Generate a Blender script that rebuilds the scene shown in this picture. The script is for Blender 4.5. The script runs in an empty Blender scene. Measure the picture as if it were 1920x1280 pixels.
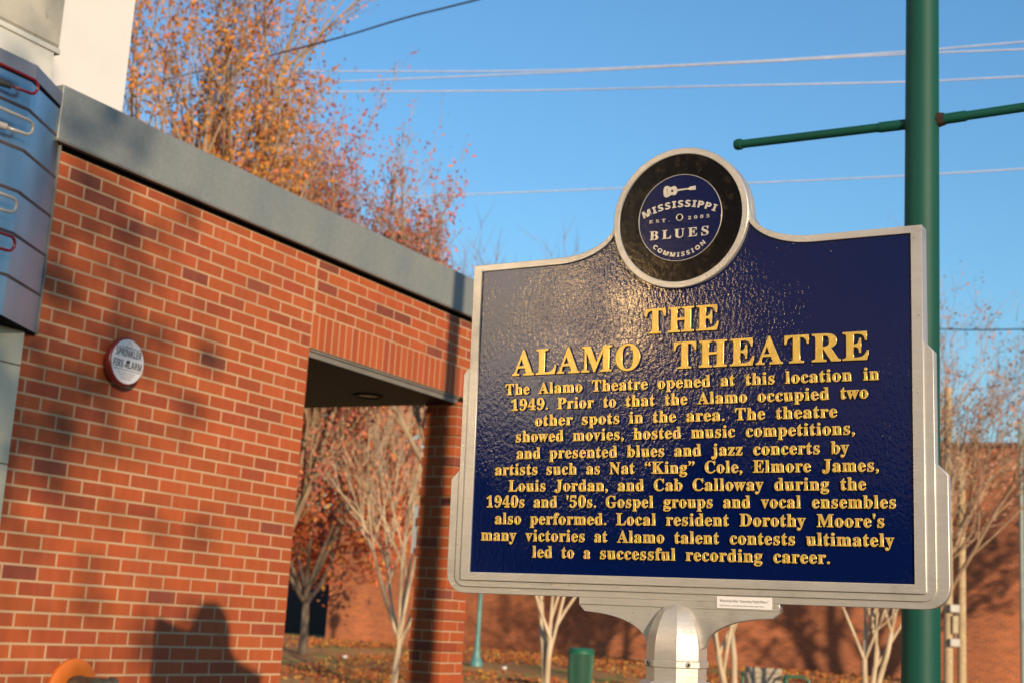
import bpy, bmesh, math, random
from mathutils import Vector, Matrix, noise as mnoise
R = math.radians
random.seed(7)
scene = bpy.context.scene
col = scene.collection

# ------------------------------------------------------------------ camera
EYE = 1.62
FPX, PITCH, ROLL = 2648.76, 0.195995, 0.059843
cp, sp_ = math.cos(PITCH), math.sin(PITCH)
_r, _f, _u = Vector((1, 0, 0)), Vector((0, cp, sp_)), Vector((0, -sp_, cp))
CR = math.cos(ROLL) * _r + math.sin(ROLL) * _u
CU = -math.sin(ROLL) * _r + math.cos(ROLL) * _u
CF = _f
CAMP = Vector((0, 0, EYE))
cam_d = bpy.data.cameras.new('camera')
cam = bpy.data.objects.new('camera', cam_d)
col.objects.link(cam)
cam.matrix_world = Matrix(((CR.x, CU.x, -CF.x, 0), (CR.y, CU.y, -CF.y, 0), (CR.z, CU.z, -CF.z, EYE), (0, 0, 0, 1)))
cam_d.sensor_width = 36
cam_d.lens = FPX / 1920 * 36
cam_d.clip_start = 0.05
cam_d.clip_end = 3000
cam_d.dof.use_dof = True
cam_d.dof.focus_distance = 2.98
cam_d.dof.aperture_fstop = 7.0
scene.camera = cam

# ------------------------------------------------------------------ sky and sun
SUN_AZ, SUN_EL = 157.84, 12.2            # azimuth from +Y towards +X
sdir = Vector((math.cos(R(SUN_EL)) * math.sin(R(SUN_AZ)), math.cos(R(SUN_EL)) * math.cos(R(SUN_AZ)), math.sin(R(SUN_EL))))
world = bpy.data.worlds.new('World')
scene.world = world
world.use_nodes = True
wn = world.node_tree
bg = wn.nodes['Background']
sky = wn.nodes.new('ShaderNodeTexSky')
sky.sky_type = 'NISHITA'
sky.sun_disc = False
sky.sun_elevation = R(SUN_EL)
sky.sun_rotation = R(SUN_AZ)
sky.altitude = 0
sky.air_density = 1.6
sky.dust_density = 0.0
sky.ozone_density = 6.5
wn.links.new(sky.outputs[0], bg.inputs[0])
bg.inputs[1].default_value = 0.15
sl = bpy.data.lights.new('sun', 'SUN')
sl.energy = 4.0
sl.angle = R(0.55)
sl.color = (1.0, 0.77, 0.52)
so = bpy.data.objects.new('sun', sl)
col.objects.link(so)
so.rotation_euler = sdir.to_track_quat('Z', 'Y').to_euler()
vs = scene.view_settings
scene.display_settings.display_device = 'sRGB'
vs.view_transform = 'Standard'
vs.look = 'None'
vs.gamma = 1.0
vs.use_curve_mapping = False
vs.exposure = 0.5
scene.cycles.max_bounces = 8
scene.cycles.use_denoising = True

# ------------------------------------------------------------------ helpers
def ray(x, y):
    return (x - 960) / FPX * CR + (640 - y) / FPX * CU + CF
def at(x, y, depth):
    return CAMP + ray(x, y) * depth
WO = Vector((-1.79673, 6.81921, 0)); WD = Vector((0.486493, 0.873685, 0)); WN = Vector((0.873685, -0.486493, 0))
WALL_ROT = math.atan2(WD.y, WD.x)
def on_wall(x, y, n=0.0):
    v = ray(x, y); t = (WO + WN * n).dot(WN) / v.dot(WN); P = v * t
    return (P - WO).dot(WD), P.z + EYE
def wpt(u, n, z):
    p = WO + WD * u + WN * n
    return Vector((p.x, p.y, z))

def link(o, parent=None):
    col.objects.link(o)
    if parent is not None:
        o.parent = parent
    return o
def empty(name, loc=(0, 0, 0), rz=0.0, mat=None):
    o = bpy.data.objects.new(name, None)
    o.empty_display_size = 0.2
    col.objects.link(o)
    if mat is not None:
        o.matrix_world = mat
    else:
        o.location = loc
        o.rotation_euler = (0, 0, rz)
    return o
def tag(o, label=None, cat=None, group=None, kind=None):
    if label: o['label'] = label
    if cat: o['category'] = cat
    if group: o['group'] = group
    if kind: o['kind'] = kind
    return o
def mesh_obj(name, me, mat, parent=None, smooth=None):
    if mat is not None:
        me.materials.clear(); me.materials.append(mat)
    if smooth is True:
        me.shade_smooth()
    elif smooth is not None and smooth is not False:
        me.shade_smooth()
        me.set_sharp_from_angle(angle=R(smooth))
    return link(bpy.data.objects.new(name, me), parent)

class MB:
    """collects geometry for one mesh"""
    def __init__(s):
        s.v = []; s.f = []; s.c = []
    def quad(s, pts, c=None):
        b = len(s.v); s.v += [tuple(p) for p in pts]; s.f.append(tuple(range(b, b + len(pts)))); s.c.append(c)
    def box(s, x0, x1, y0, y1, z0, z1, c=None, ch=0.0, skip=()):
        """box, with an optional chamfer on the -y face"""
        b = len(s.v)
        if ch > 0:
            P = [(x0, y1, z0), (x1, y1, z0), (x1, y1, z1), (x0, y1, z1),
                 (x0, y0 + ch, z0), (x1, y0 + ch, z0), (x1, y0 + ch, z1), (x0, y0 + ch, z1),
                 (x0 + ch, y0, z0 + ch), (x1 - ch, y0, z0 + ch), (x1 - ch, y0, z1 - ch), (x0 + ch, y0, z1 - ch)]
            F = [(8, 9, 10, 11), (4, 5, 9, 8), (5, 6, 10, 9), (6, 7, 11, 10), (7, 4, 8, 11),
                 (0, 1, 5, 4), (1, 2, 6, 5), (2, 3, 7, 6), (3, 0, 4, 7), (3, 2, 1, 0)]
        else:
            P = [(x0, y0, z0), (x1, y0, z0), (x1, y1, z0), (x0, y1, z0), (x0, y0, z1), (x1, y0, z1), (x1, y1, z1), (x0, y1, z1)]
            F = [(0, 1, 5, 4), (1, 2, 6, 5), (2, 3, 7, 6), (3, 0, 4, 7), (4, 5, 6, 7), (3, 2, 1, 0)]
        s.v += P
        for f in F:
            s.f.append(tuple(i + b for i in f)); s.c.append(c)
    def prism(s, poly, z0, z1, c=None):
        """vertical prism of an xy polygon (counter clockwise)"""
        b = len(s.v); n = len(poly)
        s.v += [(p[0], p[1], z0) for p in poly] + [(p[0], p[1], z1) for p in poly]
        for i in range(n):
            j = (i + 1) % n
            s.f.append((b + i, b + j, b + n + j, b + n + i)); s.c.append(c)
        s.f.append(tuple(range(b + n, b + 2 * n))); s.c.append(c)
        s.f.append(tuple(range(b + n - 1, b - 1, -1))); s.c.append(c)
    def tube(s, pts, rad, n=8, cap=True, c=None):
        pts = [Vector(p) for p in pts]
        if not isinstance(rad, (list, tuple)): rad = [rad] * len(pts)
        b = len(s.v); ref = None
        for i, p in enumerate(pts):
            d = (pts[min(i + 1, len(pts) - 1)] - pts[max(i - 1, 0)])
            if d.length < 1e-9: d = Vector((0, 0, 1))
            d.normalize()
            if ref is None:
                ref = d.cross(Vector((0, 0, 1)) if abs(d.z) < 0.9 else Vector((1, 0, 0))).normalized()
            a = (ref - d * ref.dot(d))
            a = a.normalized() if a.length > 1e-6 else d.orthogonal().normalized()
            ref = a; e = d.cross(a)
            for k in range(n):
                t = 2 * math.pi * k / n
                s.v.append(tuple(p + (a * math.cos(t) + e * math.sin(t)) * rad[i]))
        for i in range(len(pts) - 1):
            for k in range(n):
                k2 = (k + 1) % n
                s.f.append((b + i * n + k, b + i * n + k2, b + (i + 1) * n + k2, b + (i + 1) * n + k)); s.c.append(c)
        if cap:
            s.f.append(tuple(b + k for k in range(n - 1, -1, -1))); s.c.append(c)
            e0 = b + (len(pts) - 1) * n
            s.f.append(tuple(e0 + k for k in range(n))); s.c.append(c)
    def lathe(s, prof, n=24, centre=(0, 0), c=None, rot=0.0):
        """prof: list of (r, z)"""
        b = len(s.v)
        for r, z in prof:
            for k in range(n):
                t = 2 * math.pi * k / n + rot
                s.v.append((centre[0] + r * math.cos(t), centre[1] + r * math.sin(t), z))
        for i in range(len(prof) - 1):
            for k in range(n):
                k2 = (k + 1) % n
                s.f.append((b + i * n + k, b + i * n + k2, b + (i + 1) * n + k2, b + (i + 1) * n + k)); s.c.append(c)
        s.f.append(tuple(b + k for k in range(n - 1, -1, -1))); s.c.append(c)
        e0 = b + (len(prof) - 1) * n
        s.f.append(tuple(e0 + k for k in range(n))); s.c.append(c)
    def mesh(s, name):
        me = bpy.data.meshes.new(name)
        me.from_pydata(s.v, [], s.f)
        if any(c is not None for c in s.c):
            a = me.attributes.new('tint', 'FLOAT_COLOR', 'FACE')
            for i, c in enumerate(s.c):
                c = c or (0.5, 0.5, 0.5)
                a.data[i].color = (c[0], c[1], c[2], 1.0)
        me.update()
        return me
    def build(s, name, mat, parent=None, smooth=None):
        return mesh_obj(name, s.mesh(name), mat, parent, smooth)

# ------------------------------------------------------------------ materials
class NT:
    def __init__(s, name):
        s.m = bpy.data.materials.new(name); s.m.use_nodes = True
        s.t = s.m.node_tree; s.b = s.t.nodes['Principled BSDF']
    def n(s, typ, **kw):
        nd = s.t.nodes.new(typ)
        for k, v in kw.items():
            if k in nd.inputs: nd.inputs[k].default_value = v
            else: setattr(nd, k, v)
        return nd
    def l(s, a, b): s.t.links.new(a, b)
    def coord(s, scale=(1, 1, 1)):
        tc = s.n('ShaderNodeTexCoord'); mp = s.n('ShaderNodeMapping')
        mp.inputs['Scale'].default_value = scale
        s.l(tc.outputs['Object'], mp.inputs['Vector'])
        return mp.outputs['Vector']
    def noise(s, vec, scale, detail=3, rough=0.55, dist=0.0):
        nd = s.n('ShaderNodeTexNoise'); nd.inputs['Scale'].default_value = scale
        nd.inputs['Detail'].default_value = detail; nd.inputs['Roughness'].default_value = rough
        nd.inputs['Distortion'].default_value = dist
        s.l(vec, nd.inputs['Vector']); return nd.outputs['Fac']
    def ramp(s, fac, stops):
        nd = s.n('ShaderNodeValToRGB'); e = nd.color_ramp.elements
        while len(e) < len(stops): e.new(0.5)
        for i, (p, c) in enumerate(stops):
            e[i].position = p; e[i].color = (*c, 1) if len(c) == 3 else c
        s.l(fac, nd.inputs['Fac']); return nd.outputs['Color']
    def mix(s, fac, a, b, mode='MIX'):
        nd = s.n('ShaderNodeMix', data_type='RGBA', blend_type=mode)
        for sock, v in ((nd.inputs[0], fac), (nd.inputs[6], a), (nd.inputs[7], b)):
            if hasattr(v, 'is_output'): s.l(v, sock)
            elif isinstance(v, (int, float)): sock.default_value = v
            else: sock.default_value = (*v, 1)
        return nd.outputs[2]
    def bump(s, h, strength=0.5, dist=0.01, prev=None):
        nd = s.n('ShaderNodeBump'); nd.inputs['Strength'].default_value = strength; nd.inputs['Distance'].default_value = dist
        s.l(h, nd.inputs['Height'])
        if prev is not None: s.l(prev, nd.inputs['Normal'])
        s.l(nd.outputs[0], s.b.inputs['Normal']); return nd.outputs[0]
    def col(s, v):
        if hasattr(v, 'is_output'): s.l(v, s.b.inputs['Base Color'])
        else: s.b.inputs['Base Color'].default_value = (*v, 1)
    def set(s, **kw):
        for k, v in kw.items():
            k = k.replace('_', ' ')
            if hasattr(v, 'is_output'): s.l(v, s.b.inputs[k])
            else: s.b.inputs[k].default_value = v
        return s

def plain(name, c, rough=0.5, metal=0.0, var=0.12, scale=6.0, bump=0.0, bscale=60.0, coat=0.0):
    m = NT(name); v = m.coord()
    f = m.noise(v, scale, 5)
    m.col(m.ramp(f, [(0.3, tuple(x * (1 - var) for x in c)), (0.7, tuple(min(1, x * (1 + var)) for x in c))]))
    m.set(Roughness=rough, Metallic=metal, Coat_Weight=coat)
    if bump: m.bump(m.noise(v, bscale, 4), bump, 0.003)
    return m.m

def mk_brick():
    m = NT('brick'); v = m.coord()
    a = m.n('ShaderNodeAttribute', attribute_name='tint')
    big = m.noise(v, 1.3, 4)
    fine = m.noise(m.coord((1, 1, 0.25)), 22, 5, 0.6)
    c = m.mix(0.55, a.outputs['Color'], m.ramp(fine, [(0.25, (0.62, 0.62, 0.62)), (0.75, (1.0, 1.0, 1.0))]), 'MULTIPLY')
    lime = m.ramp(m.noise(m.coord((6, 6, 0.5)), 3.0, 4), [(0.54, (0, 0, 0)), (0.75, (1, 1, 1))])
    lm = m.n('ShaderNodeMath', operation='MULTIPLY'); m.l(lime, lm.inputs[0]); lm.inputs[1].default_value = 0.09
    c = m.mix(lm.outputs[0], c, (0.46, 0.25, 0.18))
    m.col(c); m.set(Roughness=0.72)
    m.bump(m.noise(v, 160, 4, 0.6), 0.25, 0.002)
    return m.m
def mk_mortar():
    m = NT('mortar'); v = m.coord()
    f = m.noise(v, 2.2, 5)
    m.col(m.ramp(f, [(0.25, (0.31, 0.19, 0.11)), (0.45, (0.43, 0.275, 0.155)), (0.75, (0.50, 0.335, 0.20))]))
    m.set(Roughness=0.9); m.bump(m.noise(v, 240, 3), 0.5, 0.002)
    return m.m
def mk_coping():
    m = NT('galvanised coping'); v = m.coord()
    sp = m.n('ShaderNodeTexVoronoi'); sp.inputs['Scale'].default_value = 75; m.l(v, sp.inputs['Vector'])
    spang = m.ramp(sp.outputs['Color'], [(0.2, (0.215, 0.235, 0.235)), (0.9, (0.255, 0.27, 0.26))])
    cl = m.noise(m.coord((1, 1, 0.35)), 2.4, 4)
    tone = m.ramp(cl, [(0.35, (0.85, 0.9, 0.93)), (0.7, (1.12, 1.08, 1.0))])
    m.col(m.mix(1.0, spang, tone, 'MULTIPLY'))
    m.set(Roughness=0.55, Metallic=0.2); return m.m
def mk_silver():
    m = NT('aluminium paint'); v = m.coord()
    dirt = m.noise(v, 9, 6, 0.65)
    streak = m.noise(m.coord((10, 10, 70)), 2.2, 4)
    c = m.ramp(dirt, [(0.28, (0.42, 0.385, 0.34)), (0.45, (0.58, 0.54, 0.48)), (0.75, (0.63, 0.59, 0.53))])
    c = m.mix(0.3, c, m.ramp(streak, [(0.35, (0.8, 0.8, 0.8)), (0.7, (1, 1, 1))]), 'MULTIPLY')
    spk = m.ramp(m.noise(v, 90, 2), [(0.24, (0.15, 0.12, 0.09)), (0.29, (1, 1, 1))])
    c = m.mix(0.6, c, spk, 'MULTIPLY')
    m.col(c); m.set(Roughness=0.36, Metallic=0.55)
    m.bump(m.noise(m.coord((14, 14, 60)), 3, 5), 0.25, 0.0015)
    return m.m
def mk_panel():
    m = NT('pebbled navy enamel'); v = m.coord()
    m.col((0.0003, 0.006, 0.056))
    n1 = m.noise(m.coord((1, 1, 0.65)), 145, 2, 0.5, 0.3)
    n2 = m.noise(v, 330, 2, 0.5)
    patch = m.ramp(m.noise(v, 4.0, 2), [(0.40, (0.3, 0.3, 0.3)), (0.66, (1, 1, 1))])
    ad = m.n('ShaderNodeMath', operation='MULTIPLY_ADD'); m.l(n2, ad.inputs[0]); ad.inputs[1].default_value = 0.30; m.l(n1, ad.inputs[2])
    zm = m.n('ShaderNodeMath', operation='SUBTRACT'); m.l(ad.outputs[0], zm.inputs[0]); zm.inputs[1].default_value = 0.65
    mu = m.n('ShaderNodeMath', operation='MULTIPLY'); m.l(zm.outputs[0], mu.inputs[0]); m.l(patch, mu.inputs[1])
    m.set(Roughness=0.045, IOR=1.6)
    m.bump(mu.outputs[0], 1.0, 0.00085)
    return m.m
def mk_gold():
    m = NT('gold enamel'); v = m.coord()
    f = m.noise(v, 60, 4)
    m.col(m.ramp(f, [(0.3, (0.60, 0.39, 0.08)), (0.7, (0.72, 0.49, 0.115))]))
    m.set(Roughness=0.3, Metallic=0.32); return m.m
def mk_bark(c0, c1, sc=8):
    m = NT('bark'); v = m.coord((1, 1, 0.25))
    m.col(m.ramp(m.noise(v, sc, 5), [(0.3, c0), (0.7, c1)])); m.set(Roughness=0.9); return m.m
def mk_leaf(name='leaves'):
    m = NT(name)
    a = m.n('ShaderNodeAttribute', attribute_name='tint')
    m.col(a.outputs['Color']); m.set(Roughness=0.6)
    tr = m.n('ShaderNodeBsdfTranslucent'); m.l(a.outputs['Color'], tr.inputs[0])
    mx = m.n('ShaderNodeMixShader'); mx.inputs[0].default_value = 0.3
    m.l(m.b.outputs[0], mx.inputs[1]); m.l(tr.outputs[0], mx.inputs[2])
    out = [n for n in m.t.nodes if n.type == 'OUTPUT_MATERIAL'][0]
    m.l(mx.outputs[0], out.inputs[0]); return m.m
def mk_ground():
    m = NT('lawn with fallen leaves'); v = m.coord()
    big = m.noise(v, 0.35, 4); fine = m.noise(v, 9, 4, 0.7)
    leaf = m.ramp(fine, [(0.3, (0.24, 0.10, 0.03)), (0.5, (0.58, 0.26, 0.075)), (0.75, (0.72, 0.38, 0.12))])
    grass = m.ramp(m.noise(v, 14, 3), [(0.3, (0.17, 0.21, 0.02)), (0.7, (0.36, 0.40, 0.06))])
    g = m.ramp(m.noise(v, 0.9, 5, 0.65), [(0.50, (0, 0, 0)), (0.62, (1, 1, 1))])
    m.col(m.mix(g, leaf, grass)); m.set(Roughness=0.95); m.bump(fine, 0.8, 0.05); return m.m
def mk_far_brick():
    m = NT('far brick'); v = m.coord()
    sx = m.n('ShaderNodeSeparateXYZ'); m.l(v, sx.inputs[0])
    cb = m.n('ShaderNodeCombineXYZ'); m.l(sx.outputs[0], cb.inputs[0]); m.l(sx.outputs[2], cb.inputs[1])
    b = m.n('ShaderNodeTexBrick'); m.l(cb.outputs[0], b.inputs['Vector'])
    b.inputs['Color1'].default_value = (0.47, 0.128, 0.038, 1); b.inputs['Color2'].default_value = (0.24, 0.062, 0.026, 1)
    b.inputs['Mortar'].default_value = (0.42, 0.22, 0.12, 1)
    b.inputs['Scale'].default_value = 1.0; b.inputs['Brick Width'].default_value = 0.203; b.inputs['Row Height'].default_value = 0.0677
    b.inputs['Mortar Size'].default_value = 0.011; b.inputs['Bias'].default_value = -0.2
    st = m.ramp(m.noise(v, 0.5, 5, 0.6), [(0.3, (0.62, 0.6, 0.6)), (0.7, (1.15, 1.08, 1.0))])
    m.col(m.mix(1.0, b.outputs['Color'], st, 'MULTIPLY')); m.set(Roughness=0.85); return m.m
def mk_concrete():
    m = NT('stained concrete'); v = m.coord()
    f = m.noise(v, 3.5, 6, 0.65)
    c = m.ramp(f, [(0.3, (0.30, 0.285, 0.235)), (0.55, (0.42, 0.40, 0.335)), (0.8, (0.48, 0.455, 0.39))])
    st = m.ramp(m.noise(v, 16, 5, 0.7), [(0.3, (0.12, 0.11, 0.1)), (0.42, (1, 1, 1))])
    m.col(m.mix(0.5, c, st, 'MULTIPLY')); m.set(Roughness=0.9); m.bump(f, 0.4, 0.01); return m.m
def mk_marquee():
    m = NT('brushed marquee metal'); v = m.coord()
    f = m.noise(m.coord((1, 1, 0.15)), 5, 5)
    m.col(m.ramp(f, [(0.3, (0.27, 0.33, 0.38)), (0.7, (0.46, 0.52, 0.56))]))
    m.set(Roughness=0.22, Metallic=0.9); return m.m

M_BRICK, M_MORTAR, M_COPING, M_SILVER, M_PANEL, M_GOLD = mk_brick(), mk_mortar(), mk_coping(), mk_silver(), mk_panel(), mk_gold()
M_LEAF, M_GROUND, M_FARBRICK, M_CONC, M_MARQ = mk_leaf(), mk_ground(), mk_far_brick(), mk_concrete(), mk_marquee()
M_BARK = mk_bark((0.10, 0.075, 0.055), (0.24, 0.19, 0.14))
M_PALEBARK = mk_bark((0.36, 0.27, 0.17), (0.62, 0.5, 0.34), 5)
M_TANTWIG = mk_bark((0.28, 0.18, 0.12), (0.46, 0.32, 0.21))
M_PEARBARK = mk_bark((0.22, 0.155, 0.10), (0.40, 0.29, 0.18), 6)
M_TWIG = mk_bark((0.16, 0.10, 0.085), (0.26, 0.17, 0.13))
M_WHITE = plain('white wall paint', (0.66, 0.645, 0.63), 0.8, var=0.07, scale=1.5)
M_CREAM = plain('cream wall tile', (0.50, 0.48, 0.36), 0.35, var=0.06)
M_DARK = plain('dark bronze paint', (0.016, 0.012, 0.011), 0.6)
M_BLACK = plain('black for shade and trim', (0.006, 0.005, 0.005), 0.9)  # near-black, used for painted shade and for real black parts
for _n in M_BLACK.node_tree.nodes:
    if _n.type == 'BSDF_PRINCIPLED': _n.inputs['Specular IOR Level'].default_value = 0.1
M_STEEL = plain('weathered steel', (0.22, 0.2, 0.17), 0.55, metal=0.3)
M_GREEN = plain('dark green pole paint', (0.004, 0.062, 0.044), 0.55, var=0.12, scale=2.5, bump=0.1, bscale=30)
for _n in M_GREEN.node_tree.nodes:
    if _n.type == 'BSDF_PRINCIPLED': _n.inputs['Specular IOR Level'].default_value = 0.25
M_GREYTEAL = plain('weathered grey green paint', (0.20, 0.25, 0.235), 0.55)
M_TEAL = plain('teal lamp paint', (0.10, 0.27, 0.25), 0.45, var=0.15)
M_RUST = plain('rust', (0.022, 0.010, 0.006), 0.9)
M_BINGREEN = plain('bin green paint', (0.012, 0.13, 0.075), 0.4)
M_WOOD = plain('weathered wood', (0.42, 0.32, 0.19), 0.85, var=0.2, scale=12)
M_WIRE = plain('sunlit aluminium wire', (0.66, 0.66, 0.72), 0.6)
M_CABLE = plain('black cable sheath', (0.05, 0.045, 0.04), 0.7)
M_RED = plain('red enamel', (0.20, 0.014, 0.009), 0.35, coat=0.4)
M_SIGNWHITE = plain('white enamel', (0.74, 0.71, 0.70), 0.4, var=0.04)
M_METER = plain('weathered grey box', (0.42, 0.41, 0.38), 0.6)
M_INK = plain('black ink', (0.03, 0.03, 0.035), 0.6)
M_GREYINK = plain('grey ink', (0.22, 0.21, 0.2), 0.6)
M_ORANGE = plain('orange enamel', (0.62, 0.15, 0.012), 0.45, var=0.1, scale=14)
M_BRASS = plain('tarnished brass', (0.15, 0.13, 0.085), 0.45, metal=0.6, var=0.35, scale=25)
M_TUBEWHITE = plain('white neon glass', (0.36, 0.335, 0.30), 0.2, coat=0.5)
M_TUBERED = plain('red neon glass', (0.22, 0.006, 0.012), 0.2, coat=0.5)
M_SEAM = plain('brown seam', (0.10, 0.065, 0.055), 0.5, metal=0.3)
M_VINYL = None
def mk_vinyl():
    m = NT('worn black enamel'); v = m.coord()
    w = m.ramp(m.noise(v, 26, 6, 0.7), [(0.535, (0.0015, 0.0015, 0.0015)), (0.56, (0.015, 0.0105, 0.006))])
    m.col(w); m.set(Roughness=0.12, IOR=1.42)
    m.bump(m.noise(v, 40, 4), 0.35, 0.001); return m.m
M_VINYL = mk_vinyl()
def mk_label():
    m = NT('blue enamel'); m.col((0.001, 0.006, 0.05)); m.set(Roughness=0.15, IOR=1.4)
    m.bump(m.noise(m.coord(), 60, 3), 0.3, 0.001); return m.m
M_LABEL = mk_label()

# ------------------------------------------------------------------ flat shapes cut from outlines
def shape_mesh(name, loops, yf, yb, bevel=0.0, bres=2):
    """outline(s) in the XZ plane (holes allowed); front at y = yf, back at y = yb"""
    cu = bpy.data.curves.new(name, 'CURVE'); cu.dimensions = '2D'; cu.fill_mode = 'BOTH'
    for lp in loops:
        s = cu.splines.new('POLY'); s.points.add(len(lp) - 1)
        for i, p in enumerate(lp): s.points[i].co = (p[0], p[1], 0, 1)
        s.use_cyclic_u = True
    h = abs(yb - yf) / 2
    cu.extrude = max(h - bevel, 0.00001); cu.bevel_depth = bevel; cu.bevel_resolution = bres; cu.offset = -bevel
    o = bpy.data.objects.new(name, cu); col.objects.link(o)
    bpy.context.view_layer.update()
    me = bpy.data.meshes.new_from_object(o.evaluated_get(bpy.context.evaluated_depsgraph_get()))
    bpy.data.objects.remove(o); bpy.data.curves.remove(cu)
    mid = (yf + yb) / 2
    for v in me.vertices:
        x, y, z = v.co; v.co = (x, mid - z, y)
    me.update(); me.name = name
    return me
def bold_serif(s):
    o = ''
    for c in s:
        if 'A' <= c <= 'Z': o += chr(0x1D400 + ord(c) - 65)
        elif 'a' <= c <= 'z': o += chr(0x1D41A + ord(c) - 97)
        elif '0' <= c <= '9': o += chr(0x1D7CE + ord(c) - 48)
        else: o += c
    return o
def bold_sans(s):
    o = ''
    for c in s:
        if 'A' <= c <= 'Z': o += chr(0x1D5D4 + ord(c) - 65)
        elif 'a' <= c <= 'z': o += chr(0x1D5EE + ord(c) - 97)
        elif '0' <= c <= '9': o += chr(0x1D7EC + ord(c) - 48)
        else: o += c
    return o
def text_raw(s, size, off=0.0, ext=0.001, bev=0.0, sw=1.0, scn=1.0, res=4):
    cu = bpy.data.curves.new('lettering', 'FONT'); cu.body = s; cu.size = size
    cu.offset = off; cu.extrude = max(ext - bev, 0.00002); cu.bevel_depth = bev; cu.bevel_resolution = 1
    cu.space_word = sw; cu.space_character = scn; cu.resolution_u = res
    o = bpy.data.objects.new('lettering', cu); col.objects.link(o)
    bpy.context.view_layer.update()
    me = bpy.data.meshes.new_from_object(o.evaluated_get(bpy.context.evaluated_depsgraph_get()))
    bpy.data.objects.remove(o); bpy.data.curves.remove(cu)
    return me
def xr(me):
    xs = [v.co.x for v in me.vertices]; return min(xs), max(xs)
def text_line(s, x0, x1, z, size, yf, yb, off=0.0, bev=0.0, scn=1.0, res=4, stretch=False):
    """lettering between x0 and x1 on baseline z; width met by word spaces (or by stretching)"""
    h = abs(yb - yf) / 2
    a = text_raw(s, size, off, h, bev, 1.0, scn, res); wa = xr(a)[1] - xr(a)[0]
    if ' ' in s and not stretch:
        b = text_raw(s, size, off, h, bev, 2.0, scn, 1); wb = xr(b)[1] - xr(b)[0]
        sw = 1 + (x1 - x0 - wa) / (wb - wa)
        a = text_raw(s, size, off, h, bev, max(0.3, sw), scn, res)
    m0, m1 = xr(a); k = (x1 - x0) / (m1 - m0); mid = (yf + yb) / 2
    for v in a.vertices:
        x, y, zz = v.co; v.co = (x0 + (x - m0) * k, mid - zz, z + y)
    a.update(); return a
def join_meshes(name, mes):
    bm = bmesh.new()
    for me in mes: bm.from_mesh(me)
    out = bpy.data.meshes.new(name); bm.to_mesh(out); bm.free(); return out
def bend_text(s, size, cx, cz, rad, a_mid, arc, yf, yb, up=True, fn=bold_sans, off=0.0, wide=1.0):
    """letters one by one along a circle; a_mid is the angle of the middle letter"""
    h = abs(yb - yf) / 2; mid = (yf + yb) / 2
    glyphs = [text_raw(fn(ch), size, off, h, 0, 1, 1, 3) for ch in s]
    for g in glyphs:
        for v in g.vertices: v.co.x *= wide
    ws = [xr(g)[1] - xr(g)[0] for g in glyphs]
    gap = (arc * rad - sum(ws)) / max(1, len(s) - 1)
    p = -arc * rad / 2; out = []
    for g, w in zip(glyphs, ws):
        m0 = xr(g)[0]; c = (p + w / 2) / rad
        ang = a_mid - c if up else a_mid + c
        for v in g.vertices:
            x = v.co.x - m0 - w / 2; y = v.co.y
            if up:
                rr = rad + y; tx, tz = math.sin(ang), -math.cos(ang)
                X = cx + math.cos(ang) * rr + tx * x; Z = cz + math.sin(ang) * rr + tz * x
            else:
                rr = rad - y; tx, tz = -math.sin(ang), math.cos(ang)
                X = cx + math.cos(ang) * rr + tx * x; Z = cz + math.sin(ang) * rr + tz * x
            zz = v.co.z; v.co = (X, mid - zz, Z)
        p += w + gap; out.append(g)
    return join_meshes('lettering', out)
def circle(cx, cz, r, n=96):
    return [(cx + r * math.cos(2 * math.pi * k / n), cz + r * math.sin(2 * math.pi * k / n)) for k in range(n)]
def arc_pts(cx, cz, r, a0, a1, n, rz=None):
    rz = rz or r
    return [(cx + r * math.cos(R(a0 + (a1 - a0) * k / n)), cz + rz * math.sin(R(a0 + (a1 - a0) * k / n))) for k in range(n + 1)]

# ------------------------------------------------------------------ ground
def ground_z(x, y):
    d = 48 - 0.566 * x - y                       # metres in front of the far brick wall, along y
    t = min(1, max(0, (24 - d) / 24))
    return 0.70 * t * t * (3 - 2 * t)
g = MB(); NX, NY = 60, 60
xs = [-400 + 800 * i / NX for i in range(NX + 1)]
xs = sorted(set([-400, -200, -120, -80, -60] + [-50 + 2.5 * i for i in range(41)] + [60, 80, 120, 200, 400]))
ys = sorted(set([-400, -200, -100, -50, -25, -10, 0, 10] + [14 + 1.5 * i for i in range(46)] + [90, 110, 150, 250, 600]))
for y in ys:
    for x in xs:
        g.v.append((x, y, ground_z(x, y) + (0.04 * mnoise.noise(Vector((x * .3, y * .3, 0))) if 12 < y < 60 else 0)))
for j in range(len(ys) - 1):
    for i in range(len(xs) - 1):
        a = j * len(xs) + i
        g.f.append((a, a + 1, a + 1 + len(xs), a + len(xs))); g.c.append(None)
tag(g.build('ground', M_GROUND, smooth=True), kind='structure')
pv = MB(); pv.box(-90, 40, -90, 13.5, -.2, .03); tag(pv.build('pavement', plain('asphalt', (.045, .043, .042), .9, bump=.3)), kind='structure')
lf = MB(); rl = random.Random(3)
LC = [(0.5, 0.19, 0.04), (0.58, 0.24, 0.045), (0.4, 0.14, 0.04), (0.5, 0.11, 0.04), (0.6, 0.34, 0.07), (0.28, 0.1, 0.04)]
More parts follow.
